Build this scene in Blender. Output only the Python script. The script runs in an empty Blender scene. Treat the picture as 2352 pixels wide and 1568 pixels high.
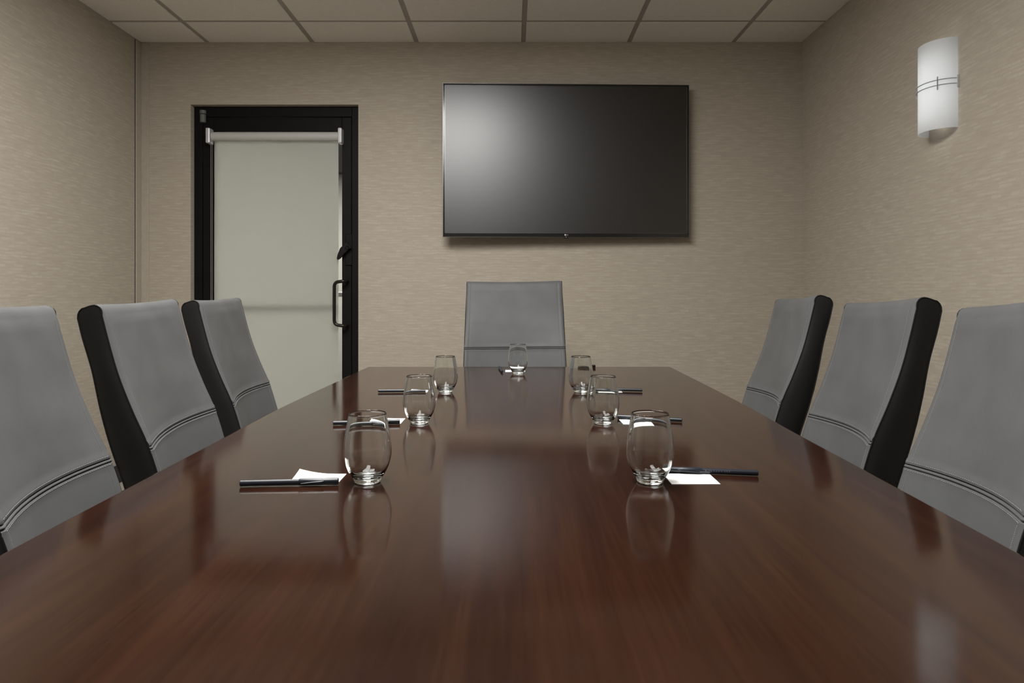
import bpy, bmesh, math, random
from mathutils import Vector, Matrix, Euler
random.seed(7)
R = math.radians
SC = bpy.context.scene
COL = SC.collection

# ------------------------------------------------------------------ camera
F_PX, CX, CY, CAM_Z = 1568.0, 1176.0, 676.0, 1.03
cam_d = bpy.data.cameras.new('camera')
cam = bpy.data.objects.new('camera', cam_d)
COL.objects.link(cam)
cam.location = (0, 0, CAM_Z)
cam.rotation_euler = (R(90), 0, 0)
cam_d.sensor_fit = 'HORIZONTAL'
cam_d.sensor_width = 36
cam_d.lens = 36 * F_PX / 2352
cam_d.shift_x = 0.0
cam_d.shift_y = -(784 - CY) / 2352
cam_d.clip_start = 0.02
SC.camera = cam

# ------------------------------------------------------------------ materials
def mat(name):
    m = bpy.data.materials.new(name)
    m.use_nodes = True
    nt = m.node_tree
    return m, nt, nt.nodes['Principled BSDF']

def simple(name, col, rough=0.5, metal=0.0, spec=0.5, coat=0.0, coat_rough=0.1):
    m, nt, p = mat(name)
    p.inputs['Base Color'].default_value = (*col, 1)
    p.inputs['Roughness'].default_value = rough
    p.inputs['Metallic'].default_value = metal
    p.inputs['Specular IOR Level'].default_value = spec
    p.inputs['Coat Weight'].default_value = coat
    p.inputs['Coat Roughness'].default_value = coat_rough
    return m

def node(nt, kind, **kw):
    n = nt.nodes.new(kind)
    for k, v in kw.items():
        setattr(n, k, v)
    return n

def ramp(nt, pts):
    n = nt.nodes.new('ShaderNodeValToRGB')
    e = n.color_ramp.elements
    e[0].position, e[0].color = pts[0][0], (*pts[0][1], 1)
    e[1].position, e[1].color = pts[-1][0], (*pts[-1][1], 1)
    for p, c in pts[1:-1]:
        x = e.new(p)
        x.color = (*c, 1)
    return n

def wallpaper(name, gain=1.0):
    """woven grasscloth paper: short irregular horizontal slubs in staggered rows"""
    m, nt, p = mat(name)
    L = nt.links.new
    geo = node(nt, 'ShaderNodeNewGeometry')
    sep = node(nt, 'ShaderNodeSeparateXYZ'); L(geo.outputs['Position'], sep.inputs[0])
    add = node(nt, 'ShaderNodeMath', operation='ADD')
    L(sep.outputs['X'], add.inputs[0]); L(sep.outputs['Y'], add.inputs[1])
    uv = node(nt, 'ShaderNodeCombineXYZ')
    L(add.outputs[0], uv.inputs['X']); L(sep.outputs['Z'], uv.inputs['Y'])
    # wobble
    nz = node(nt, 'ShaderNodeTexNoise'); nz.inputs['Scale'].default_value = 9; nz.inputs['Detail'].default_value = 2
    mp0 = node(nt, 'ShaderNodeMapping'); mp0.inputs['Scale'].default_value = (1, 2.2, 1)
    L(uv.outputs[0], mp0.inputs['Vector']); L(mp0.outputs[0], nz.inputs['Vector'])
    sub = node(nt, 'ShaderNodeVectorMath', operation='SUBTRACT'); sub.inputs[1].default_value = (.5, .5, .5)
    L(nz.outputs['Color'], sub.inputs[0])
    scl = node(nt, 'ShaderNodeVectorMath', operation='MULTIPLY'); scl.inputs[1].default_value = (.05, .018, 0)
    L(sub.outputs[0], scl.inputs[0])
    ad = node(nt, 'ShaderNodeVectorMath', operation='ADD')
    L(uv.outputs[0], ad.inputs[0]); L(scl.outputs[0], ad.inputs[1])
    br = node(nt, 'ShaderNodeTexBrick')
    br.offset = .37; br.squash = 1.6; br.squash_frequency = 3
    br.inputs['Scale'].default_value = 1.0
    br.inputs['Brick Width'].default_value = .050
    br.inputs['Row Height'].default_value = .0145
    br.inputs['Mortar Size'].default_value = .0050
    br.inputs['Mortar Smooth'].default_value = 1.0
    br.inputs['Color1'].default_value = (0, 0, 0, 1)
    br.inputs['Color2'].default_value = (1, 1, 1, 1)
    br.inputs['Mortar'].default_value = (.5, .5, .5, 1)
    L(ad.outputs[0], br.inputs['Vector'])
    # long threads
    mp = node(nt, 'ShaderNodeMapping'); mp.inputs['Scale'].default_value = (13, 105, 1)
    L(uv.outputs[0], mp.inputs['Vector'])
    n2 = node(nt, 'ShaderNodeTexNoise'); n2.inputs['Scale'].default_value = 1; n2.inputs['Detail'].default_value = 3
    L(mp.outputs[0], n2.inputs['Vector'])
    mx = node(nt, 'ShaderNodeMix', data_type='FLOAT'); mx.inputs[0].default_value = .76
    L(br.outputs['Color'], mx.inputs[2]); L(n2.outputs['Fac'], mx.inputs[3])
    g = gain
    inv = node(nt, 'ShaderNodeMath', operation='SUBTRACT'); inv.inputs[0].default_value = 1.0
    L(br.outputs['Fac'], inv.inputs[1])
    m3 = node(nt, 'ShaderNodeMix', data_type='FLOAT'); m3.inputs[0].default_value = .09
    L(mx.outputs[0], m3.inputs[2]); L(inv.outputs[0], m3.inputs[3])
    mx = m3
    rp = ramp(nt, [(.26, (.352*g, .310*g, .252*g)), (.5, (.388*g, .345*g, .283*g)), (.74, (.434*g, .391*g, .326*g))])
    L(mx.outputs[0], rp.inputs[0])
    # broad tone drift of the paper
    L(rp.outputs[0], p.inputs['Base Color'])
    bp = node(nt, 'ShaderNodeBump'); bp.inputs['Strength'].default_value = .35; bp.inputs['Distance'].default_value = .002
    L(mx.outputs[0], bp.inputs['Height']); L(bp.outputs[0], p.inputs['Normal'])
    p.inputs['Roughness'].default_value = .75
    p.inputs['Specular IOR Level'].default_value = .25
    return m

def wood():
    m, nt, p = mat('polished_mahogany')
    L = nt.links.new
    tc = node(nt, 'ShaderNodeTexCoord')
    mp = node(nt, 'ShaderNodeMapping'); mp.inputs['Scale'].default_value = (26, 1.6, 1)
    mp.inputs['Rotation'].default_value = (0, 0, R(4))
    L(tc.outputs['Object'], mp.inputs['Vector'])
    n1 = node(nt, 'ShaderNodeTexNoise'); n1.inputs['Scale'].default_value = 1.0; n1.inputs['Detail'].default_value = 6; n1.inputs['Distortion'].default_value = .6
    L(mp.outputs[0], n1.inputs['Vector'])
    mp2 = node(nt, 'ShaderNodeMapping'); mp2.inputs['Scale'].default_value = (3.2, 1.1, 1)
    L(tc.outputs['Object'], mp2.inputs['Vector'])
    n2 = node(nt, 'ShaderNodeTexNoise'); n2.inputs['Scale'].default_value = 1.0; n2.inputs['Detail'].default_value = 2
    L(mp2.outputs[0], n2.inputs['Vector'])
    mp3 = node(nt, 'ShaderNodeMapping'); mp3.inputs['Scale'].default_value = (240, 9, 1)
    L(tc.outputs['Object'], mp3.inputs['Vector'])
    n3 = node(nt, 'ShaderNodeTexNoise'); n3.inputs['Scale'].default_value = 1.0; n3.inputs['Detail'].default_value = 2
    L(mp3.outputs[0], n3.inputs['Vector'])
    mx = node(nt, 'ShaderNodeMix', data_type='FLOAT'); mx.inputs[0].default_value = .5
    L(n1.outputs['Fac'], mx.inputs[2]); L(n2.outputs['Fac'], mx.inputs[3])
    mx2 = node(nt, 'ShaderNodeMix', data_type='FLOAT'); mx2.inputs[0].default_value = .22
    L(mx.outputs[0], mx2.inputs[2]); L(n3.outputs['Fac'], mx2.inputs[3])
    rp = ramp(nt, WOOD_RAMP)
    L(mx2.outputs[0], rp.inputs[0]); L(rp.outputs[0], p.inputs['Base Color'])
    p.inputs['Roughness'].default_value = .10
    p.inputs['IOR'].default_value = 1.52
    p.inputs['Specular IOR Level'].default_value = .5
    nb = node(nt, 'ShaderNodeTexNoise'); nb.inputs['Scale'].default_value = 14; nb.inputs['Detail'].default_value = 1
    L(tc.outputs['Object'], nb.inputs['Vector'])
    bp = node(nt, 'ShaderNodeBump'); bp.inputs['Strength'].default_value = .02; bp.inputs['Distance'].default_value = .004
    L(nb.outputs['Fac'], bp.inputs['Height']); L(bp.outputs[0], p.inputs['Normal'])
    return m

def leather(name, col, rough, spec=.5):
    m, nt, p = mat(name)
    L = nt.links.new
    tc = node(nt, 'ShaderNodeTexCoord')
    v = node(nt, 'ShaderNodeTexVoronoi'); v.inputs['Scale'].default_value = 700
    L(tc.outputs['Object'], v.inputs['Vector'])
    n = node(nt, 'ShaderNodeTexNoise'); n.inputs['Scale'].default_value = 12; n.inputs['Detail'].default_value = 4
    L(tc.outputs['Object'], n.inputs['Vector'])
    rp = ramp(nt, [(.3, tuple(c*.93 for c in col)), (.7, tuple(c*1.07 for c in col))])
    L(n.outputs['Fac'], rp.inputs[0]); L(rp.outputs[0], p.inputs['Base Color'])
    bp = node(nt, 'ShaderNodeBump'); bp.inputs['Strength'].default_value = .12; bp.inputs['Distance'].default_value = .0006
    L(v.outputs['Distance'], bp.inputs['Height']); L(bp.outputs[0], p.inputs['Normal'])
    p.inputs['Roughness'].default_value = rough
    p.inputs['Specular IOR Level'].default_value = spec
    return m

def noisy(name, col, rough, var=.08, scale=60, bump=.1, spec=.3):
    m, nt, p = mat(name)
    L = nt.links.new
    tc = node(nt, 'ShaderNodeTexCoord')
    n = node(nt, 'ShaderNodeTexNoise'); n.inputs['Scale'].default_value = scale; n.inputs['Detail'].default_value = 4
    L(tc.outputs['Object'], n.inputs['Vector'])
    rp = ramp(nt, [(.3, tuple(c*(1-var) for c in col)), (.7, tuple(c*(1+var) for c in col))])
    L(n.outputs['Fac'], rp.inputs[0]); L(rp.outputs[0], p.inputs['Base Color'])
    bp = node(nt, 'ShaderNodeBump'); bp.inputs['Strength'].default_value = bump; bp.inputs['Distance'].default_value = .002
    L(n.outputs['Fac'], bp.inputs['Height']); L(bp.outputs[0], p.inputs['Normal'])
    p.inputs['Roughness'].default_value = rough
    p.inputs['Specular IOR Level'].default_value = spec
    return m

def emit(name, col, strength):
    m = bpy.data.materials.new(name); m.use_nodes = True
    nt = m.node_tree
    nt.nodes.remove(nt.nodes['Principled BSDF'])
    e = nt.nodes.new('ShaderNodeEmission')
    e.inputs[0].default_value = (*col, 1); e.inputs[1].default_value = strength
    nt.links.new(e.outputs[0], nt.nodes['Material Output'].inputs[0])
    return m

def glass(name, ior=1.5, col=(1, 1, 1), rough=0.0):
    m = bpy.data.materials.new(name); m.use_nodes = True
    nt = m.node_tree
    nt.nodes.remove(nt.nodes['Principled BSDF'])
    e = nt.nodes.new('ShaderNodeBsdfGlass')
    e.inputs['Color'].default_value = (*col, 1); e.inputs['IOR'].default_value = ior
    e.inputs['Roughness'].default_value = rough
    nt.links.new(e.outputs[0], nt.nodes['Material Output'].inputs[0])
    return m

def translucent(name, col, tcol, fac, rough=.4, gloss=.04):
    m = bpy.data.materials.new(name); m.use_nodes = True
    nt = m.node_tree; L = nt.links.new
    p = nt.nodes['Principled BSDF']
    p.inputs['Base Color'].default_value = (*col, 1)
    p.inputs['Roughness'].default_value = rough
    p.inputs['Specular IOR Level'].default_value = gloss * 10
    t = nt.nodes.new('ShaderNodeBsdfTranslucent'); t.inputs[0].default_value = (*tcol, 1)
    mx = nt.nodes.new('ShaderNodeMixShader'); mx.inputs[0].default_value = fac
    L(p.outputs[0], mx.inputs[1]); L(t.outputs[0], mx.inputs[2])
    L(mx.outputs[0], nt.nodes['Material Output'].inputs[0])
    return m

WOOD_RAMP = [(.3, (.0100, .0034, .0020)), (.5, (.0195, .0072, .0042)), (.72, (.034, .0135, .0068))]
EXPOSURE = 0.0
LIGHT = 21.5
M = {}
M['paper'] = wallpaper('woven_wallpaper')
M['paper_plain'] = noisy('plain_trim_paper', (.385, .345, .285), .7, .05, 40, .05)
M['tile'] = noisy('ceiling_tile', (.74, .71, .66), .9, .04, 90, .25, .2)
M['tbar'] = simple('ceiling_bar', (.34, .31, .27), .6)
M['dark_panel'] = noisy('dark_wall_panel', (.085, .075, .062), .7, .15, 20, .05)
M['corridor'] = noisy('corridor_paint', (.075, .075, .066), .8, .05, 20, .05)
M['carpet'] = noisy('carpet', (.36, .325, .28), .95, .35, 120, .6, .1)
M['wood'] = wood()
M['leather'] = leather('grey_leather', (.088, .0893, .090), .46, .14)
M['side'] = leather('black_leather', (.0085, .0085, .0082), .5, .28)
M['piping'] = simple('black_piping', (.006, .006, .006), .5, 0, .3)
M['thread'] = simple('grey_thread', (.24, .24, .235), .6)
M['thread_dark'] = simple('dark_grey_thread', (.19, .19, .187), .6)
M['plastic'] = simple('black_plastic', (.012, .012, .012), .45)
M['chrome'] = simple('chrome', (.75, .75, .76), .18, 1.0)
M['steel'] = simple('brushed_steel', (.45, .45, .46), .35, 1.0)
M['frame'] = noisy('black_door_paint', (.0045, .0040, .0037), .55, .2, 30, .02, .15)
M['hinge'] = simple('grey_hinge', (.11, .115, .105), .6)
M['bronze'] = simple('dark_bronze', (.022, .018, .015), .28, .6)
M['blind'] = translucent('blind_fabric', (.46, .47, .43), (.52, .52, .47), .36, .7)
M['roller'] = simple('blind_roller', (.44, .44, .42), .5)
M['bracket'] = simple('grey_bracket', (.55, .56, .57), .35, .3)
M['pane'] = glass('door_pane', 1.45)
M['glass'] = glass('drinking_glass', 1.5, (.985, .995, .992))
M['white'] = noisy('note_paper', (.93, .93, .92), .7, .01, 30, .02)
M['pen'] = simple('black_pen_plastic', (.011, .014, .022), .32)
M['pen_print'] = simple('silver_pen_print', (.16, .165, .17), .5)
M['screen'] = simple('dark_screen', (.0006, .0006, .0007), .34, 0, 1.0)
M['bezel'] = simple('gloss_bezel', (.012, .012, .012), .15)
M['bezel_edge'] = simple('bezel_edge_metal', (.22, .22, .22), .25, 1.0)
M['logo'] = simple('silver_logo', (.55, .53, .53), .4)
M['logo_red'] = simple('rose_logo', (.50, .40, .42), .4)
M['shade'] = translucent('frosted_shade', (.82, .84, .85), (.86, .88, .90), .5, .5, .02)
M['lamp'] = emit('ceiling_light_diffuser', (1.0, .982, .950), LIGHT)
M['white_metal'] = simple('white_light_frame', (.7, .7, .68), .5)
M['bulb'] = emit('sconce_bulb', (1.0, .98, .96), 5.5)

# ------------------------------------------------------------------ geometry helpers
def obj(name, bm, m, parent=None, smooth=False, loc=None, rot=None):
    me = bpy.data.meshes.new(name)
    bmesh.ops.recalc_face_normals(bm, faces=bm.faces)
    bm.to_mesh(me); bm.free()
    if smooth:
        for p in me.polygons: p.use_smooth = True
        if smooth != 'all':
            try: me.set_sharp_from_angle(angle=R(40))
            except Exception: pass
    if m: me.materials.append(m)
    o = bpy.data.objects.new(name, me)
    COL.objects.link(o)
    if parent: o.parent = parent
    if loc: o.location = loc
    if rot: o.rotation_euler = rot
    return o

def tag(o, label, cat, group=None):
    o['label'] = label; o['category'] = cat
    if group: o['group'] = group
    return o

def struct(o):
    o['kind'] = 'structure'
    return o

def thing(name, label, cat, loc=(0, 0, 0), rz=0.0, group=None):
    o = bpy.data.objects.new(name, None)
    o.empty_display_size = .1
    COL.objects.link(o)
    o.location = loc; o.rotation_euler = (0, 0, rz)
    return tag(o, label, cat, group)

def add_box(bm, lo, hi, bev=0.0, seg=2):
    r = bmesh.ops.create_cube(bm, size=1.0)
    vs = r['verts']
    c = [(lo[i]+hi[i])/2 for i in range(3)]; s = [hi[i]-lo[i] for i in range(3)]
    for v in vs:
        v.co = Vector([c[i] + v.co[i]*s[i] for i in range(3)])
    if bev > 0:
        es = list({e for v in vs for e in v.link_edges})
        bmesh.ops.bevel(bm, geom=es, offset=bev, segments=seg, profile=.5, affect='EDGES')
    return bm

def box(lo, hi, bev=0.0, seg=2):
    return add_box(bmesh.new(), lo, hi, bev, seg)

def add_tube(bm, pts, r, n=10, cap=True, closed=False):
    pts = [Vector(p) for p in pts]
    N = len(pts); rings = []
    up = None
    for i, p in enumerate(pts):
        if closed: t = pts[(i+1) % N] - pts[i-1]
        else: t = pts[min(i+1, N-1)] - pts[max(i-1, 0)]
        if t.length < 1e-9: t = Vector((0, 0, 1))
        t.normalize()
        if up is None:
            a = Vector((0, 0, 1)) if abs(t.z) < .9 else Vector((1, 0, 0))
            up = (a - t*a.dot(t)).normalized()
        else:
            up = (up - t*up.dot(t))
            up.normalize()
        b = t.cross(up)
        rr = r[i] if isinstance(r, (list, tuple)) else r
        rings.append([bm.verts.new(p + up*(rr*math.cos(2*math.pi*k/n)) + b*(rr*math.sin(2*math.pi*k/n))) for k in range(n)])
    rng = range(N if closed else N-1)
    for i in rng:
        A, B = rings[i], rings[(i+1) % N]
        for k in range(n):
            bm.faces.new((A[k], A[(k+1) % n], B[(k+1) % n], B[k]))
    if cap and not closed:
        bm.faces.new(rings[0][::-1]); bm.faces.new(rings[-1])
    return bm

def tube(pts, r, n=10, **k): return add_tube(bmesh.new(), pts, r, n, **k)

def add_lathe(bm, prof, n=48, axis='Z', off=(0, 0, 0)):
    """prof: list of (r, h); r=0 ends become poles"""
    off = Vector(off); rings = []
    def P(r, h, a):
        c, s = r*math.cos(a), r*math.sin(a)
        return off + (Vector((c, s, h)) if axis == 'Z' else Vector((h, c, s)) if axis == 'X' else Vector((c, h, s)))
    for r, h in prof:
        if r < 1e-7: rings.append([bm.verts.new(P(0, h, 0))])
        else: rings.append([bm.verts.new(P(r, h, 2*math.pi*k/n)) for k in range(n)])
    for A, B in zip(rings[:-1], rings[1:]):
        for k in range(n):
            k2 = (k+1) % n
            if len(A) == 1 and len(B) == 1: continue
            if len(A) == 1: bm.faces.new((A[0], B[k2], B[k]))
            elif len(B) == 1: bm.faces.new((A[k], A[k2], B[0]))
            else: bm.faces.new((A[k], A[k2], B[k2], B[k]))
    return bm

def lathe(prof, n=48, **k): return add_lathe(bmesh.new(), prof, n, **k)

def grid_mesh(rows, closed_u=False):
    bm = bmesh.new()
    V = [[bm.verts.new(p) for p in r] for r in rows]
    for i in range(len(V)-1):
        n = len(V[i])
        for j in range(n if closed_u else n-1):
            j2 = (j+1) % n
            bm.faces.new((V[i][j], V[i][j2], V[i+1][j2], V[i+1][j]))
    return bm

def interp(x, xs, ys):
    """smooth monotone-ish cubic (Catmull-Rom on uneven knots)"""
    if x <= xs[0]: return ys[0] + (x-xs[0])*(ys[1]-ys[0])/(xs[1]-xs[0])
    if x >= xs[-1]: return ys[-1] + (x-xs[-1])*(ys[-1]-ys[-2])/(xs[-1]-xs[-2])
    for i in range(len(xs)-1):
        if x <= xs[i+1]: break
    def sl(k):
        if k == 0: return (ys[1]-ys[0])/(xs[1]-xs[0])
        if k == len(xs)-1: return (ys[-1]-ys[-2])/(xs[-1]-xs[-2])
        return (ys[k+1]-ys[k-1])/(xs[k+1]-xs[k-1])
    h = xs[i+1]-xs[i]; t = (x-xs[i])/h
    m0, m1 = sl(i)*h, sl(i+1)*h
    t2, t3 = t*t, t*t*t
    return (2*t3-3*t2+1)*ys[i] + (t3-2*t2+t)*m0 + (-2*t3+3*t2)*ys[i+1] + (t3-t2)*m1

def sstep(a, b, x):
    t = min(1, max(0, (x-a)/(b-a)))
    return t*t*(3-2*t)

# ------------------------------------------------------------------ room
XL, XR, YB, YF, ZC = -2.155, 1.682, 3.96, -1.9, 2.492
DX0, DX1, DZ1 = -1.8636, -.8914, 2.131        # door opening
T = .12
bm = bmesh.new()
add_box(bm, (XL-T, YB, 0), (DX0, YB+T, ZC+.1))
add_box(bm, (DX1, YB, 0), (XR+T, YB+T, ZC+.1))
add_box(bm, (DX0, YB, DZ1), (DX1, YB+T, ZC+.1))
struct(obj('wall_back', bm, M['paper']))
struct(obj('wall_left', box((XL-T, YF, 0), (XL, YB, ZC+.1)), M['paper']))
struct(obj('wall_right', box((XR, YF, 0), (XR+T, YB, ZC+.1)), M['paper']))
struct(obj('wall_front', box((XL-T, YF-T, 0), (XR+T, YF, ZC+.1)), M['paper']))
struct(obj('floor', box((XL-T, YF-T, -.1), (XR+T, YB+T, 0)), M['carpet']))
struct(obj('floor_corridor', box((-4.2, YB+T, -.1), (1.4, 8.2, 0)), M['corridor']))
# corridor wall seen dimly past the edge of the blind
struct(obj('wall_corridor', box((-4.2, 8.2, 0), (1.4, 8.32, 2.5)), M['corridor']))

# ceiling with lay-in tiles
GX = [-1.768, -1.158, -.553, .066, .679, 1.286]
GY = [YB - .30 - .61*k for k in range(10)]
GY = [y for y in GY if y > YF]
LIGHTS = [(2, 2), (2, 3), (1, 2), (1, 3), (2, 4), (2, 5)]     # (lane, row) cells taken by the light fittings, two of them added
ceil = struct(obj('ceiling', box((XL-T, YF-T, ZC+.008), (XR+T, YB+T, ZC+.12)), M['tbar']))
xs = [XL] + GX + [XR]; ys = [YB] + GY + [YF]
bm = bmesh.new()
cells = {}
for i in range(len(xs)-1):
    for j in range(len(ys)-1):
        g = .0125
        x0 = xs[i] + (g if i else .0); x1 = xs[i+1] - (g if i < len(xs)-2 else .0)
        y1 = ys[j] - (g if j else .0); y0 = ys[j+1] + (g if j < len(ys)-2 else .0)
        cells[(i, j)] = (x0, x1, y0, y1)
        if (i-1, j-2) in [(a, b-1) for a, b in LIGHTS]: continue
        add_box(bm, (x0, y0, ZC + random.uniform(-.0008, .0008)), (x1, y1, ZC+.010), .0025, 1)
obj('ceiling_tiles', bm, M['tile'], ceil)
bm = bmesh.new()
for x in GX: add_box(bm, (x-.0118, YF, ZC+.0035), (x+.0118, YB, ZC+.010))
for y in GY: add_box(bm, (XL, y-.0118, ZC+.0036), (XR, y+.0118, ZC+.0101))
obj('ceiling_grid', bm, M['tbar'], ceil)

# recessed light fittings: the middle one, plus two added for their light
def ceiling_light(lane, y0, y1, label):
    x0, x1 = GX[lane]+.006, GX[lane+1]-.006
    t = thing('ceiling_light', label, 'ceiling light', ((x0+x1)/2, (y0+y1)/2, ZC-.03), 0, 'recessed ceiling lights over the table')
    hx, hy = (x1-x0)/2, (y1-y0)/2
    bm = bmesh.new()
    w = .028
    add_box(bm, (-hx, -hy, .022), (-hx+w, hy, .040)); add_box(bm, (hx-w, -hy, .022), (hx, hy, .040))
    add_box(bm, (-hx+w, -hy, .022), (hx-w, -hy+w, .040)); add_box(bm, (-hx+w, hy-w, .022), (hx-w, hy, .040))
    obj('light_frame', bm, M['white_metal'], t)
    rows = []
    N = 14
    for a in range(N+1):
        r = []
        for b in range(N+1):
            u, v = -1+2*a/N, -1+2*b/N
            z = .026 - .022*(1-abs(u)**6)*(1-abs(v)**8)
            r.append((u*(hx-w), v*(hy-w), z))
        rows.append(r)
    obj('diffuser', grid_mesh(rows), M['lamp'], t, 'all')
    return t
ceiling_light(2, GY[4]+.006, GY[2]-.006, 'white recessed ceiling light with lit diffuser over the middle of the table')
ceiling_light(1, GY[4]+.006, GY[2]-.006, 'unseen light panel added left of the middle one to brighten the left of the screen')  # added fitting: its reflection lightens the left of the television screen
ceiling_light(2, GY[6]+.006, GY[4]-.006, 'unseen fill light with lit diffuser added over the near end of the table')  # added fitting out of frame: front fill for near table and chairs

# corner guard strips in the left back corner
bm = bmesh.new()
add_box(bm, (XL, YB-.056, 0), (XL+.006, YB, ZC-.004), .0015, 1)
add_box(bm, (XL+.006, YB-.006, 0), (XL+.050, YB, ZC-.004), .0015, 1)
struct(obj('trim_1', bm, M['paper_plain']))
struct(obj('trim_2', box((XL, YB-.0605, 0), (XL+.0016, YB-.0555, ZC-.004)), M['bronze']))

# baseboards
struct(obj('baseboard_left', box((XL, YF, 0), (XL+.012, YB-.09, .10), .003, 1), M['plastic']))
struct(obj('baseboard_right', box((XR-.012, YF, 0), (XR, YB, .10), .003, 1), M['plastic']))
struct(obj('baseboard_back', box((DX1+.005, YB-.012, 0), (XR-.013, YB, .10), .003, 1), M['plastic']))

# ------------------------------------------------------------------ door
YD = 4.0
door = bpy.data.objects.new('door_1', None); COL.objects.link(door); door.location = ((DX0+DX1)/2, YD, 0)
door['kind'] = 'structure'
ox, oy = door.location.x, door.location.y
def D(lo, hi): return (lo[0]-ox, lo[1]-oy, lo[2]), (hi[0]-ox, hi[1]-oy, hi[2])
bm = bmesh.new()
JW = .047
for lo, hi in (((DX0+.001, YD, 0), (DX0+JW, YD+.07, DZ1-.002)), ((DX1-JW, YD, 0), (DX1-.001, YD+.07, DZ1-.002)),
               ((DX0+JW, YD, DZ1-.06), (DX1-JW, YD+.07, DZ1-.002))):
    add_box(bm, *D(lo, hi), .002, 1)
obj('door_frame', bm, M['frame'], door)
LX0, LX1, LZ1 = DX0+JW+.004, DX1-JW-.004, DZ1-.064
SX0, SX1 = -1.752, -.997
bm = bmesh.new()
add_box(bm, *D((LX0, YD+.004, .012), (SX0, YD+.054, LZ1)), .002, 1)
add_box(bm, *D((SX1, YD+.004, .012), (LX1, YD+.054, LZ1)), .002, 1)
add_box(bm, *D((SX0, YD+.004, 1.985), (SX1, YD+.054, LZ1)), .002, 1)
add_box(bm, *D((SX0, YD+.004, .012), (SX1, YD+.054, .26)), .002, 1)
leaf = obj('door_leaf', bm, M['frame'], door)
obj('door_pane', box(*D((SX0, YD+.028, .26), (SX1, YD+.034, 1.985))), M['pane'], door)
obj('push_bar', box(*D((SX0-.02, YD+.125, 1.015), (SX1+.02, YD+.145, 1.045)), .01), M['steel'], door)
# pivot hinge at the top left
bm = bmesh.new()
hx = -1.806
add_lathe(bm, [(0, 0), (.017, 0), (.017, .046), (0, .046)], 16, off=(hx-ox, YD-.010-oy, 2.034))
add_lathe(bm, [(0, 0), (.0185, 0), (.0185, .020), (0, .020)], 16, off=(hx-ox, YD-.010-oy, 2.084))
obj('pivot_hinge', bm, M['hinge'], door, True)
# offset pull handle
hz0, hz1 = .848, 1.107
xs_, xb, yb = -.9625, -1.028, YD-.052
pts = [(xs_, YD+.006, hz1), (xs_, YD-.022, hz1)]
def arc3(p, q, c, n=6):
    return [tuple((1-t)**2*p[i] + 2*t*(1-t)*c[i] + t*t*q[i] for i in range(3)) for t in [k/n for k in range(n+1)]]
pts += arc3((xs_, YD-.022, hz1), (xs_-.022, yb, hz1-.001), (xs_, yb, hz1))[1:]
pts += arc3((xb+.03, yb, hz1-.003), (xb, yb, hz1-.034), (xb, yb, hz1-.004))
pts += arc3((xb, yb, hz0+.034), (xb+.03, yb, hz0+.003), (xb, yb, hz0+.004))
pts += arc3((xs_-.022, yb, hz0+.001), (xs_, YD-.022, hz0), (xs_, yb, hz0))
pts += [(xs_, YD+.006, hz0)]
obj('pull_handle', tube([(x-ox, y-oy, z) for x, y, z in pts], .0098, 12), M['bronze'], door, True)
# lock escutcheon with pointed lever
bm = bmesh.new()
add_box(bm, *D((-.976, YD-.004, 1.20), (-.936, YD+.006, 1.385)), .003, 1)
lk = obj('lock_plate', bm, M['frame'], door)
bm = bmesh.new()
add_lathe(bm, [(0, 0), (.014, 0), (.014, -.03), (.010, -.036), (0, -.036)], 16, axis='Y', off=(-.958-ox, YD-.004-oy, 1.30))
vs = []
for (x, z, w, y0, y1) in ((-.948, 1.318, .020, -.034, -.020), (-.985, 1.285, .019, -.038, -.024), (-1.004, 1.250, .013, -.040, -.028), (-1.0135, 1.234, .005, -.040, -.031)):
    d = Vector((-.75, 0, -.66)); nrm = Vector((-.66, 0, .75))
    ring = [Vector((x, YD+y, z)) + nrm*s*w/1.0 for s, y in ((1, y0), (-1, y0), (-1, y1), (1, y1))]
    vs.append([bm.verts.new((p.x-ox, p.y-oy, p.z)) for p in ring])
for A, B in zip(vs[:-1], vs[1:]):
    for k in range(4): bm.faces.new((A[k], A[(k+1) % 4], B[(k+1) % 4], B[k]))
bm.faces.new(vs[0]); bm.faces.new(vs[-1])
obj('lock_lever', bm, M['frame'], door, True)

# roller blind hanging on the door
bl = thing('roller_blind', 'pale grey-green roller blind pulled down over the glass of the black door', 'blind', (-1.385, 3.976, 1.948))
BX0, BX1 = -1.742-(-1.385), -1.0155-(-1.385)
obj('blind_roller', lathe([(0, BX0-.004), (.0265, BX0-.004), (.0265, BX1+.010), (0, BX1+.010)], 32, axis='X'), M['roller'], bl, True)
rows = []
for k in range(26):
    z = .02 - (1.948-.30)*k/25
    rows.append([(BX0 + (BX1-BX0)*j/12, .0195 + .0012*math.sin(j*.9+k*.35), z) for j in range(13)])
bm = grid_mesh(rows)
geom = bmesh.ops.solidify(bm, geom=bm.faces[:], thickness=.0006)
obj('blind_fabric', bm, M['blind'], bl, True)
obj('hem_bar', box((BX0, .012, -1.948+.285), (BX1, .022, -1.948+.305), .004), M['roller'], bl)
for x0, x1, d in ((BX0-.030, BX0-.006, 0), (BX1+.008, BX1+.030, 1)):
    bm = bmesh.new()
    add_box(bm, (x0, -.032, -.042), (x1, .026, .046), .005)
    b_ = obj('blind_bracket', bm, M['bracket'], bl)
pc = [(BX0-.012, -.002, -.03), (BX0-.012, -.001, -.6), (BX0-.012, 0, -1.25), (BX0-.0105, 0, -1.256), (BX0-.008, 0, -1.259), (BX0-.0055, 0, -1.256), (BX0-.004, 0, -1.25), (BX0-.004, -.001, -.6), (BX0-.004, -.002, -.03)]
obj('pull_chain', tube(pc, .0008, 6), M['roller'], bl)

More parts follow.
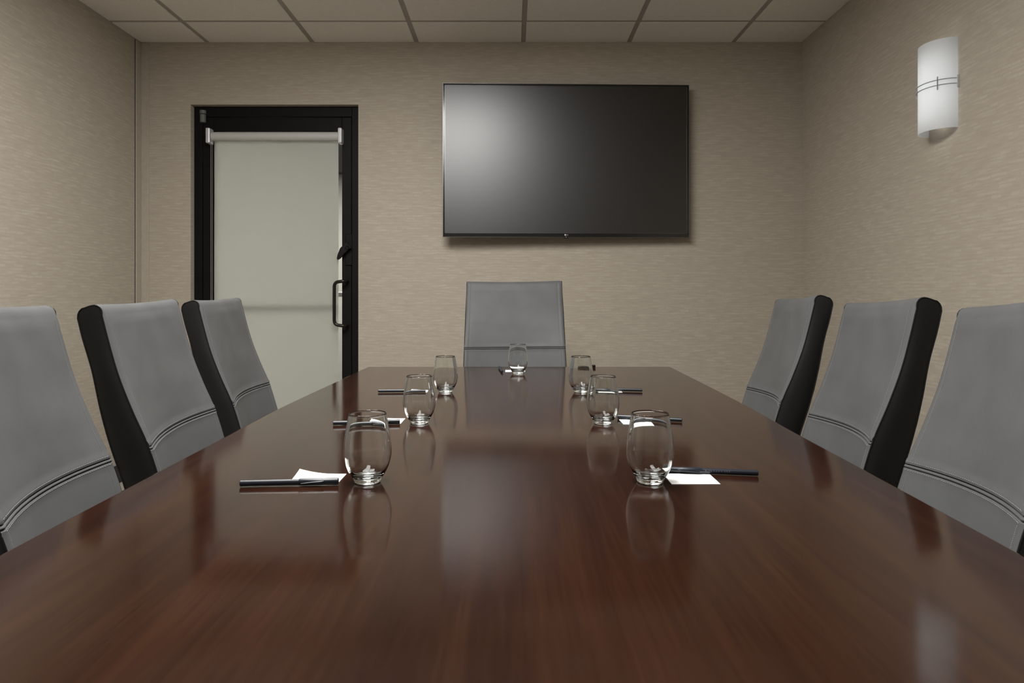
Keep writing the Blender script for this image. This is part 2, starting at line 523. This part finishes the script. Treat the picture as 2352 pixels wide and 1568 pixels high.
# ------------------------------------------------------------------ television
def W(px, py, Y): return ((px-CX)*Y/F_PX, Y, CAM_Z-(py-CY)*Y/F_PX)
YT = 3.872
x0, _, z1 = W(1018.5, 193.5, YT); x1, _, z0 = W(1584, 544, YT)
tv = thing('television', 'large black flat television hanging on the back wall, screen switched off', 'television', ((x0+x1)/2, YT, (z0+z1)/2), R(1.6))
hw, hh = (x1-x0)/2, (z1-z0)/2
bz, bb = .0105, .020
bm = bmesh.new()
add_box(bm, (-hw, 0, hh-bz), (hw, .03, hh), .0015, 1)
add_box(bm, (-hw, 0, -hh), (hw, .03, -hh+bb), .0015, 1)
add_box(bm, (-hw, 0, -hh+bb), (-hw+.009, .03, hh-bz), .0015, 1)
add_box(bm, (hw-.009, 0, -hh+bb), (hw, .03, hh-bz), .0015, 1)
bez = obj('bezel', bm, M['bezel'], tv)
bm = bmesh.new()
e = .0016
for lo, hi in (((-hw-e, -.001, -hh-e), (-hw, .012, hh+e)), ((hw, -.001, -hh-e), (hw+e, .012, hh+e)),
               ((-hw, -.001, hh), (hw, .012, hh+e)), ((-hw, -.001, -hh-e), (hw, .012, -hh))): add_box(bm, lo, hi)
obj('bezel_edge', bm, M['bezel_edge'], bez)
bm = bmesh.new()
q = .0014
ix, iz0, iz1 = hw-.009, -hh+bb, hh-bz
for lo, hi in (((-ix, -.0006, iz0), (-ix+q, .004, iz1)), ((ix-q, -.0006, iz0), (ix, .004, iz1)),
               ((-ix, -.0006, iz1-q), (ix, .004, iz1)), ((-ix, -.0006, iz0), (ix, .004, iz0+q))): add_box(bm, lo, hi)
obj('screen_trim', bm, M['bezel_edge'], bez)
obj('screen', box((-ix, .003, iz0), (ix, .02, iz1)), M['screen'], tv)
obj('back_housing', box((-hw+.03, .03, -hh+.03), (hw-.03, .064, hh-.03), .01), M['plastic'], tv)
obj('wall_mount', box((-.25, .064, -.2), (.25, YB-YT-.009, .2)), M['plastic'], tv)
lx = (1300.0-CX)*YT/F_PX - (x0+x1)/2
lz = -hh + .0115
bm = bmesh.new()
add_lathe(bm, [(0, 0), (.0048, 0), (.0048, -.0012), (0, -.0012)], 20, axis='Y', off=(lx-.0042, 0, lz))
lg = obj('maker_emblem', bm, M['logo'], tv)
cu = bpy.data.curves.new('maker_lettering', 'FONT')
cu.body = 'LG'; cu.size = .0088; cu.extrude = .0004; cu.align_x = 'LEFT'; cu.align_y = 'CENTER'
cu.materials.append(M['logo_red'])
tmp_ = bpy.data.objects.new('tmp', cu); COL.objects.link(tmp_)
me_ = bpy.data.meshes.new_from_object(tmp_); me_.name = 'maker_lettering'
bpy.data.objects.remove(tmp_)
to = bpy.data.objects.new('maker_lettering', me_); COL.objects.link(to); to.parent = lg
to.location = (lx+.0020, -.0006, lz-.0002); to.rotation_euler = (R(90), 0, 0)
obj('power_light', lathe([(0, 0), (.0022, 0), (.0022, -.0012), (0, -.0012)], 12, axis='Y', off=(lx+.0005, .0, lz-.0125)), M['logo_red'], tv)
obj('sensor_tab', box((lx-.012, .0, -hh-.007), (lx+.012, .012, -hh+.001), .001, 1), M['bezel'], tv)

# ------------------------------------------------------------------ wall sconce
sc = thing('wall_sconce', 'white frosted half-cylinder wall lamp with wire band high on the right wall', 'wall lamp', (XR, 2.662, 1.831))
sw, sd, sh = .090, .082, .1705
def shade_pts(r, y0=1.0):
    return [(-(sd+r)*math.sin(a)**.9 if math.sin(a) > 0 else 0, -(sw+r)*math.cos(a)) for a in [math.pi*k/36 for k in range(37)]]
bm = bmesh.new()
rows = []
for z in [-sh + 2*sh*k/10 for k in range(11)]:
    rows.append([(x-.001, y, z) for x, y in shade_pts(0)])
bm = grid_mesh(rows)
bmesh.ops.solidify(bm, geom=bm.faces[:], thickness=.004)
obj('lamp_shade', bm, M['shade'], sc, True)
bm = bmesh.new()
for z in (.011, -.009):
    obj('wire_band', tube([(x-.001, y, z+.003) for x, y in shade_pts(.004)], .0016, 8), M['steel'], sc, True)
pp = shade_pts(.006)
for k in (9, 27):
    x, y = pp[k]
    obj('clip', tube([(x-.001, y, -.024), (x-.001, y, .026)], .0022, 8), M['steel'], sc, True)
for y in (-sw-.006, sw+.006):
    obj('end_bracket', box((-.009, y-.0020, -.022), (0, y+.0020, .026), .0012), M['bracket'], sc)
obj('back_plate', box((-.012, -.05, -.11), (0, .05, .11), .003), M['white_metal'], sc)
obj('bulb', lathe([(0, -.135), (.008, -.132), (.0095, -.12), (.0095, .12), (.008, .132), (0, .135)], 20, off=(-.030, 0, -.01)), M['bulb'], sc, True)

# ------------------------------------------------------------------ table
TZ = .737
LE = ([.35, .77, 1.02, 1.42, 1.76, 2.33, 2.77], [-.556, -.578, -.585, -.5935, -.601, -.5915, -.584])
RE = ([.35, .767, 1.10, 1.42, 1.845, 2.33, 2.77], [.556, .576, .590, .602, .6215, .634, .6425])
tbl = thing('conference_table', 'long polished dark mahogany conference table set with glasses, pens and note sheets', 'table', (.02, 1.56, 0))
n = 60
yy = [.35 + (2.77-.35)*k/n for k in range(n+1)]
out = [(interp(y, *RE), y) for y in yy] + [(interp(y, *LE), y) for y in reversed(yy)]
def ring(off, z):
    c = (.02, 1.56)
    pts = []
    N = len(out)
    for i in range(N):
        a, b, d = Vector(out[i-1]), Vector(out[i]), Vector(out[(i+1) % N])
        t1, t2 = (b-a).normalized(), (d-b).normalized()
        n1, n2 = Vector((t1.y, -t1.x)), Vector((t2.y, -t2.x))
        nn = (n1+n2); L_ = nn.length; nn = nn/L_
        k = 1/max(.4, nn.dot(n1))
        p = b - nn*off*k
        pts.append((p.x-.02, p.y-1.56, z))
    return pts
bm = bmesh.new()
prof = [(.0045, TZ), (.0022, TZ-.0006), (.0006, TZ-.0022), (0, TZ-.005), (0, TZ-.03), (.004, TZ-.036), (.02, TZ-.038)]
rings = [[bm.verts.new(p) for p in ring(o_, z)] for o_, z in prof]
for A, B in zip(rings[:-1], rings[1:]):
    for k in range(len(A)): bm.faces.new((A[k], A[(k+1) % len(A)], B[(k+1) % len(A)], B[k]))
bm.faces.new(rings[0]); bm.faces.new(rings[-1])
top = obj('tabletop', bm, M['wood'], tbl)
for y in (-.75, .62):
    obj('pedestal', box((-.17, y-.13, 0), (.17, y+.13, TZ-.038), .01), M['wood'], tbl)
obj('modesty_panel', box((-.02, -.62, .12), (.02, .49, TZ-.038)), M['wood'], tbl)

# ------------------------------------------------------------------ chairs
FW, FV = [0, .08, .16, .24, .32, .42, .50, .57], [0, .020, .043, .074, .109, .140, .157, .165]
BW, BV = [.03, .08, .16, .24, .32, .42, .50, .57], [-.052, -.042, -.023, -.006, .016, .050, .072, .085]
def halfw(w): return (.461 + .011*w/.4)/2
WS = .322
def front_curve(ws):
    return [(interp(w, FW, FV), -w) for w in ws]
TOPF = [(.0056, -.026), (.0030, -.018), (-.0005, -.0105), (-.0050, -.0045), (-.011, -.0008), (-.017, .0004)]
TOPM = [(-.023, -.0005), (-.030, -.0028), (-.037, -.0058)]
TOPB = [(-.0435, -.010), (-.0485, -.0155), (-.0515, -.023), (-.052, -.032)]
seamrel = [(-.024, 0), (-.015, .0003), (-.0105, .0016), (-.0060, .0020), (-.0026, .0008), (-.0007, -.0040), (.0010, .0010), (.0028, .0015), (.0046, .0004), (.0062, -.0030), (.0080, .0012), (.0105, .0009), (.017, 0)]
w_up = [.035 + (.29-.035)*k/16 for k in range(17)]
w_seam = [WS+a for a, _ in seamrel]
w_low = [WS+.026+(.565-WS-.026)*k/10 for k in range(11)]
def disp_seam(w):
    r = w-WS
    if r <= seamrel[0][0] or r >= seamrel[-1][0]: return 0
    for (a, da), (b, db) in zip(seamrel[:-1], seamrel[1:]):
        if r <= b: return da + (db-da)*(r-a)/(b-a)
    return 0
def dish(w):
    return interp(w, [0, .05, .12, .20, .27, .322, .40, .57], [.003, .005, .008, .014, .026, .036, .042, .045])
US = [0, .003, .007, .012, .017, .0205, .0225, .0245, .028, .036, .055, .085, .12, .16, .20]
def u_samples(h):
    left = [-h+u for u in US]
    return left + [0] + [-u for u in reversed(left)]
def skin_row(fx, w, front, ex=0.0):
    """one row of the leather across the width; returns list of points (x, y, z)"""
    h = halfw(w); row = []
    for u in u_samples(h):
        d = h-abs(u); a = 1-(u/h)**2
        edge = -.0055*(1-sstep(0, .012, d))**2
        groove = -.0006*math.exp(-((d-.0225)/.0018)**2) if front else 0
        puff = .0005*sstep(.0225, .05, d)
        x = fx + ex
        z = -w
        if front:
            x += -dish(w)*a + edge + groove + puff
        else:
            x -= edge
        row.append((x, u, z))
    return row

def build_chair_meshes():
    S = {}
    # upper leather: up the front, over the top, down the back
    rows = []
    for w in reversed(sorted(w_up + w_seam[:10])):
        rows.append(skin_row(interp(w, FW, FV), w, True, disp_seam(w)))
    for x, z in TOPF + TOPM + TOPB:
        h = halfw(max(0, -z)); r = []
        k = sstep(-.052, -.004, x)
        for u in u_samples(h):
            a = 1-(u/h)**2; d = h-abs(u)
            edge = .0055*(1-sstep(0, .012, d))**2
            g = .0010*math.exp(-((d-.0225)/.002)**2)
            kz = sstep(-.024, -.004, z)
            r.append((x - k*(dish(max(0, -z))*a + (edge+g)*(1-kz) - .0005*sstep(.0225, .05, d)), u, z - .0045*a - edge*.25*kz - g*kz))
        rows.append(r)
    for w in [.05, .10, .16, .22, .28, .34, .40, .46, .52, .565]:
        rows.append(skin_row(interp(w, BW, BV), w, False))
    S['upper'] = grid_mesh(rows)
    rows = []
    for w in sorted(w_seam[9:] + w_low):
        rows.append(skin_row(interp(w, FW, FV), w, True, disp_seam(w)))
    last = rows[-1]
    fx, bx = interp(.565, FW, FV), interp(.565, BW, BV)
    rows.append([(fx-.02, p[1]*.98, -.572) for p in last])
    rows.append([(bx, p[1]*.98, -.572) for p in last])
    S['lower'] = grid_mesh(rows)
    # side panels + piping
    fr = [(interp(w, FW, FV)-.0065, -w) for w in [.565-(.565-.036)*k/30 for k in range(31)]] + [(x-.0065*sstep(.003, .03, -z), z-.0022*sstep(-.022, -.006, z)) for x, z in TOPF]
    bk = [(interp(w, BW, BV)+.0055*sstep(.03, .16, w), -w) for w in [.565-(.565-.045)*k/30 for k in range(31)]] + list(reversed(TOPB))
    mid = [(x, z-.0022) for x, z in TOPM]
    def resample(P, n):
        L_ = [0]
        for a, b in zip(P[:-1], P[1:]): L_.append(L_[-1] + math.hypot(b[0]-a[0], b[1]-a[1]))
        o = []
        for k in range(n):
            s = L_[-1]*k/(n-1); i = 0
            while i < len(L_)-2 and L_[i+1] < s: i += 1
            t = (s-L_[i])/max(1e-9, L_[i+1]-L_[i])
            o.append((P[i][0]+(P[i+1][0]-P[i][0])*t, P[i][1]+(P[i+1][1]-P[i][1])*t))
        return o
    n = 48
    fr2 = resample(fr + mid[:2], n); bk2 = resample(bk + [mid[2], mid[1]], n)
    for nm, sg in (('sideL', 1), ('sideR', -1)):
        rows = []
        for i in range(n):
            a, b = fr2[i], bk2[i]
            r = []
            for j in range(9):
                t = j/8
                x = a[0]+(b[0]-a[0])*t; z = a[1]+(b[1]-a[1])*t
                endf = min(1.0, (n-1-i)/14.0)
                bulge = .0055*(1-(2*t-1)**2)**.8*endf**.6 if 0 < t < 1 else 0
                r.append((x, sg*(halfw(-z)-.0012 + bulge), z))
            rows.append(r)
        S[nm] = grid_mesh(rows)
        bm = bmesh.new()
        P = fr + mid + list(reversed(bk))
        add_tube(bm, [(x, sg*(halfw(max(0, -z))-.0010), z) for x, z in P], .0016, 8)
        S['pipe'+nm[-1]] = bm
    # stitching
    bm = bmesh.new()
    for rel, dd in ((-.0075, .0022), (.0095, .0012)):
        w = WS+rel
        row = skin_row(interp(w, FW, FV), w, True, dd)
        dense = []
        for p, q in zip(row[:-1], row[1:]):
            m_ = max(1, int(abs(q[1]-p[1])/.0022))
            for k in range(m_): dense.append(tuple(p[i]+(q[i]-p[i])*k/m_ for i in range(3)))
        dense = dense[4:-4]
        k = 0
        cur = []
        tot = 0
        for p, q in zip(dense[:-1], dense[1:]):
            if k % 3 != 2: add_tube(bm, [p, q], .0005, 4)
            k += 1
    S['stitch'] = bm
    for sg in (1, -1):
        bm = bmesh.new()
        for i in range(180):
            w = .030 + .0030*i
            if abs(w-WS) < .012 or w > .55: continue
            P = []
            for ww in (w, w+.0018):
                h = halfw(ww); d = .0225
                a = 1-((h-d)/h)**2
                P.append((interp(ww, FW, FV)-dish(ww)*a-.0002, sg*(h-d), -ww))
            add_tube(bm, P, .00055, 5)
        S['stitch%d' % sg] = bm
    return S

UP0 = 1.015
def make_chair():
    t = thing('conference_chair', '', 'chair')
    S = build_chair_meshes()
    up = []
    a = obj('backrest', S['upper'], M['leather'], t, True); up.append(a)
    b = obj('lower_back_panel', S['lower'], M['leather'], t, True); up.append(b)
    for k in 'LR':
        s = obj('side_panel', S['side'+k], M['side'], t, True); s['label'] = 'black side panel'; up.append(s)
        p = obj('piping', S['pipe'+k], M['piping'], s, True)
    for nm in ('stitch', 'stitch1', 'stitch-1'):
        st = obj('stitching', S[nm], M['thread'] if nm == 'stitch' else M['thread_dark'], a); st['kind'] = 'stuff'
    for o in up:
        o['upper'] = 1
    z = UP0
    seat_z = z-.545
    lift = []
    # seat cushion
    rows = []
    bm = bmesh.new()
    add_box(bm, (.13, -.235, seat_z-.075), (.61, .235, seat_z), .03, 4)
    lift.append(obj('seat', bm, M['leather'], t, True))
    lift.append(obj('seat_mechanism', box((.24, -.10, seat_z-.125), (.48, .10, seat_z-.074), .012), M['plastic'], t))
    bm = bmesh.new()
    add_tube(bm, [(.30, 0, seat_z-.10), (.16, 0, seat_z-.105), (.085, 0, seat_z-.07), (.062, 0, seat_z+.03)], [.028, .028, .028, .024], 12)
    lift.append(obj('back_support', bm, M['plastic'], t, True))
    lift.append(obj('gas_piston', lathe([(0, seat_z-.31), (.014, seat_z-.31), (.014, seat_z-.12), (0, seat_z-.12)], 20, off=(.36, 0, 0)), M['chrome'], t, True))
    obj('column', lathe([(0, .075), (.027, .075), (.025, .26), (0, .26)], 20, off=(.36, 0, 0)), M['plastic'], t, True)
    bm = bmesh.new()
    add_lathe(bm, [(0, .07), (.04, .07), (.038, .115), (0, .12)], 20, off=(.36, 0, 0))
    ang = [2*math.pi*k/5 + R(18) for k in range(5)]
    for an in ang:
        c, s = math.cos(an), math.sin(an)
        add_tube(bm, [(.36+c*.02, s*.02, .094), (.36+c*.10, s*.10, .088), (.36+c*.185, s*.185, .068)], [.021, .018, .013], 10)
    base = obj('star_base', bm, M['chrome'], t, True)
    for an in ang:
        c, s = math.cos(an), math.sin(an)
        bm = bmesh.new()
        cx_, cy_ = .36+c*.185, s*.185
        for off in (-.013, .013):
            m_ = Matrix.Translation((cx_ - s*off, cy_ + c*off, .026)) @ Matrix.Rotation(an, 4, 'Z') @ Matrix.Rotation(R(90), 4, 'X')
            r = bmesh.ops.create_cone(bm, cap_ends=True, segments=20, radius1=.0255, radius2=.0255, depth=.016, matrix=m_)
        add_tube(bm, [(cx_, cy_, .028), (cx_, cy_, .066)], .007, 8)
        obj('caster', bm, M['plastic'], base, True)
    for o in lift: o['upper'] = 2
    return t

def copy_tree(o, parent=None):
    c = o.copy(); COL.objects.link(c)
    if parent: c.parent = parent
    for ch in [x for x in o.children]: copy_tree(ch, c)
    return c

CH = [  # X, Y, top height, yaw, roll, recline, label
 (-.895, 1.195, 1.012, 13.2, 1.2, -.33, 'grey leather high-back chair left of the table, nearest the camera, cut by the left edge'),
 (-.948, 1.765, 1.012, 6.5, -1.2, -.97, 'grey leather chair with black side, middle one of three along the left of the table'),
 (-.996, 2.348, 1.015, 6.3, -.69, -.8, 'grey leather chair with black side on the left, in front of the door blind'),
 (.870, 1.182, 1.021, 168.4, -4.5, -.23, 'grey leather high-back chair right of the table, nearest the camera, cut by the right edge'),
 (.931, 1.750, 1.015, 172.5, -2.35, -.92, 'grey leather chair with black side, middle one of three along the right of the table'),
 (.931, 2.266, 1.021, 172.8, -1.91, -.93, 'grey leather chair with black side, farthest of three along the right of the table'),
 (.011, 3.302, 1.096, -90.5, -.46, 4.2, 'grey leather chair at the far table end, facing the camera below the television'),
]
proto = make_chair()
chairs = [proto] + [copy_tree(proto) for _ in CH[1:]]
for o, (x, y, zt, yaw, roll, rec, lab) in zip(chairs, CH):
    o.location = (x, y, 0); o.rotation_euler = (0, 0, R(yaw))
    o['label'] = lab; o['category'] = 'chair'; o['group'] = 'grey leather chairs around the conference table'
    for ch in o.children:
        k = ch.get('upper', 0)
        if k == 1:
            ch.location = (0, 0, zt); ch.rotation_euler = (R(-roll), R(-rec), 0)
        elif k == 2:
            ch.location = (0, 0, zt-UP0)
        if 'upper' in ch: del ch['upper']

# ------------------------------------------------------------------ glasses
def catmull(P, n=6):
    o = []
    for i in range(len(P)-1):
        p0, p1, p2, p3 = P[max(0, i-1)], P[i], P[i+1], P[min(len(P)-1, i+2)]
        for k in range(n):
            t = k/n
            o.append(tuple(.5*((2*p1[j]) + (-p0[j]+p2[j])*t + (2*p0[j]-5*p1[j]+4*p2[j]-p3[j])*t*t + (-p0[j]+3*p1[j]-3*p2[j]+p3[j])*t**3) for j in (0, 1)))
    o.append(P[-1]); return o
outer = catmull([(.0185, 0), (.0202, .0014), (.0212, .0040), (.0240, .0085), (.0282, .0155), (.0333, .0262), (.0365, .039), (.0372, .050), (.0355, .068), (.0323, .088), (.0291, .1062)])
inner = catmull([(.0276, .1062), (.0309, .088), (.0342, .068), (.0358, .050), (.0350, .039), (.0314, .0262), (.0250, .0160), (.0165, .0102), (.006, .0082), (.0001, .0080)])
rim = [(.0291, .1062), (.02885, .1072), (.02835, .1076), (.02785, .1072), (.0276, .1062)]
gp = [(0, .0012), (.012, .0011), (.0165, .0004)] + outer + rim[1:-1] + inner[:-1] + [(0, .0080)]
GL = [
 (-.2260, 1.068, 'clear stemless drinking glass, nearest on the left, beside a curled white note sheet'),
 (.2160, 1.068, 'clear stemless drinking glass, nearest on the right, beside a flat white note sheet'),
 (-.2116, 1.557, 'clear stemless drinking glass, middle of the left row of three'),
 (.2069, 1.552, 'clear stemless drinking glass, middle of the right row of three'),
 (-.2000, 2.050, 'clear stemless drinking glass, farthest of the left row of three'),
 (.2067, 2.050, 'clear stemless drinking glass, farthest of the right row of three'),
 (.0219, 2.538, 'clear stemless drinking glass alone at the far table end in front of the end chair'),
]
g0 = None
for i, (x, y, lab) in enumerate(GL):
    if g0 is None:
        g0 = o = obj('drinking_glass', lathe(gp, 72), M['glass'], None, 'all')
    else:
        o = g0.copy(); COL.objects.link(o)
    o.location = (x, y, TZ+.0002); o.rotation_euler = (0, 0, .4*i)
    tag(o, lab, 'glass', 'drinking glasses on the table')

# ------------------------------------------------------------------ note sheets
def sheet(x0, x1, y0, y1, rz, curl, label, grp='white note sheets on the table'):
    cx_, cy_ = (x0+x1)/2, (y0+y1)/2
    hx, hy = (x1-x0)/2, (y1-y0)/2
    rows = []
    for i in range(13):
        r = []
        for j in range(13):
            u, v = -1+i/6, -1+j/6
            k = max(0, (-u*.75 + v*.45)-.05)
            z = .0004 + curl*k*k
            r.append((u*hx, v*hy, z))
        rows.append(r)
    bm = grid_mesh([[(x, y, z) for x, y, z in r] for r in rows])
    if curl > 0:
        lowr = [[bm.verts.new((x, y, z-.0004)) for x, y, z in r] for r in rows]
        bm.verts.index_update(); bm.verts.ensure_lookup_table()
        topv = [[bm.verts[i*13+j] for j in range(13)] for i in range(13)]
        for i in range(12):
            for j in range(12): bm.faces.new((lowr[i][j], lowr[i+1][j], lowr[i+1][j+1], lowr[i][j+1]))
            for A, B in ((topv, lowr),):
                bm.faces.new((A[i][0], A[i+1][0], B[i+1][0], B[i][0])); bm.faces.new((A[i][12], B[i][12], B[i+1][12], A[i+1][12]))
                bm.faces.new((A[0][i], B[0][i], B[0][i+1], A[0][i+1])); bm.faces.new((A[12][i], A[12][i+1], B[12][i+1], B[12][i]))
    else:
        bm.free(); bm = box((-hx, -hy, 0), (hx, hy, .0005))
    o = obj('note_sheet', bm, M['white'], None, False, (cx_, cy_, TZ+.0003), (0, 0, R(rz)))
    return tag(o, label, 'paper', grp)
sheet(-.346, -.270, 1.054, 1.113, 0, .0062, 'white note sheet with a curled-up corner under the nearest left pen')
sheet(.2465, .3215, 1.053, 1.114, 0, 0, 'flat white note sheet in front of the nearest right pen')
sheet(-.328, -.252, 1.545, 1.612, 0, .002, 'white note sheet under the middle pen of the left row')
sheet(.2505, .3235, 1.537, 1.597, 0, 0, 'white note sheet in front of the middle pen of the right row')
sheet(-.322, -.246, 2.052, 2.115, 0, .002, 'white note sheet behind the farthest pen of the left row')
sheet(.2545, .330, 2.040, 2.102, 0, 0, 'white note sheet by the farthest pen of the right row')
sheet(-.0255, .050, 2.580, 2.645, 0, 0, 'white note sheet behind the glass at the far table end')

# ------------------------------------------------------------------ pens
def make_pen():
    t = thing('pen', '', 'pen')
    # barrel end at x=0, cap end at x=.1475
    r = .0045
    obj('barrel', lathe([(0, 0), (.0038, 0), (r, .0008), (r, .094), (0, .094)], 20, axis='X', off=(0, 0, .0052)), M['pen'], t, True)
    cap = obj('cap', lathe([(0, .088), (.0047, .088), (.0052, .0895), (.0052, .1200), (.0050, .1208), (.0050, .1470), (.0043, .1475), (0, .1475)], 20, axis='X', off=(0, 0, .0052)), M['pen'], t, True)
    bm = bmesh.new()
    pts = [(.126, -.0042, .0062), (.124, -.0062, .0061), (.121, -.0068, .0060), (.108, -.0066, .0052), (.092, -.0058, .0034)]
    add_tube(bm, pts, [.0012, .0016, .0015, .0013, .0011], 8)
    obj('clip', bm, M['pen'], cap, True)
    return t
def pen(t, ax, ay, bx, by, z, label, tilt=0):
    """barrel end (ax, ay) towards cap end (bx, by)"""
    t.location = (ax, ay, TZ+z)
    t.rotation_euler = (0, -tilt, math.atan2(by-ay, bx-ax))
    tag(t, label, 'pen', 'black capped pens on the table')
PN = [
 (-.4140, 1.0395, -.2680, 1.0500, .0004, .004, 'black capped pen lying partly on the curled note sheet, nearest on the left'),
 (.3970, 1.1010, .2500, 1.1230, .0002, 0, 'black capped pen behind the flat note sheet, nearest on the right, with faint print'),
 (-.4000, 1.5270, -.2525, 1.5450, .0004, .004, 'black capped pen seen behind the nearest left glass, middle of the left row'),
 (.3898, 1.5645, .2440, 1.6080, .0002, 0, 'black capped pen seen behind the nearest right glass, middle of the right row'),
 (-.3990, 2.0350, -.2520, 2.0420, .0004, .002, 'black capped pen seen behind the middle left glass, farthest of the left row'),
 (.3914, 2.0500, .2445, 2.0750, .0008, 0, 'black capped pen seen behind the middle right glass, farthest of the right row'),
 (-.0370, 2.5520, -.0500, 2.6990, .0002, 0, 'black capped pen pointing at the end chair, left of the far end glass'),
]
pens = []
for i, (ax, ay, bx, by, z, tl, lab) in enumerate(PN):
    t = make_pen() if i == 0 else copy_tree(pens[0])
    pen(t, ax, ay, bx, by, z, lab, tl); pens.append(t)
# the clips lie towards the camera on both sides: mirror the pens that point left
for t in (pens[1], pens[3], pens[5]):
    t.rotation_euler.x = R(0)
    for c in t.children:
        for d in c.children:
            d.scale = (1, -1, 1)
# faint illegible row of letters along the barrel of the nearest right pen
bm = bmesh.new()
x = .090
for k, (sl, wd) in enumerate([(.4, 1), (-.4, 1), (0, .6), (.3, 1), (0, 1), (0, .5), (0, .5), (-.3, 1), (.35, 1), (0, .6)]):
    xx = .0825 - k*.0041
    for s in (0, 1):
        z0_, z1_ = .0052, .0086
        add_tube(bm, [(xx - s*.0014*wd, .00455, z0_+.0004), (xx - s*.0014*wd + sl*.0016, .0036, z1_-.0008)], .00022, 4)
obj('barrel_print', bm, M['pen_print'], pens[1].children[0])

# small unidentified dark stub near the far table edge
t = thing('dark_stub', 'short dark pen-like stub lying at the far table edge right of the end chair', 'marker', (.258, 2.718, TZ))
t.rotation_euler = (0, 0, R(4))
obj('stub_body', lathe([(0, 0), (.0050, .0), (.0056, .002), (.0062, .070), (.0060, .0745), (0, .0750)], 20, axis='X', off=(0, 0, .0064)), M['bronze'], t, True)

# ------------------------------------------------------------------ light outside the door (corridor)
ld = bpy.data.lights.new('corridor_light', 'AREA'); ld.shape = 'RECTANGLE'; ld.size = 1.0; ld.size_y = .6
ld.energy = 620; ld.color = (1, .98, .92)
lo = bpy.data.objects.new('corridor_light', ld); COL.objects.link(lo)
lo.location = (-2.45, 6.5, 2.48)

w = bpy.data.worlds.new('world'); SC.world = w; w.use_nodes = True
w.node_tree.nodes['Background'].inputs[0].default_value = (.02, .019, .018, 1)

SC.view_settings.view_transform = 'Standard'
SC.view_settings.look = 'None'
SC.view_settings.gamma = 1
SC.view_settings.exposure = EXPOSURE
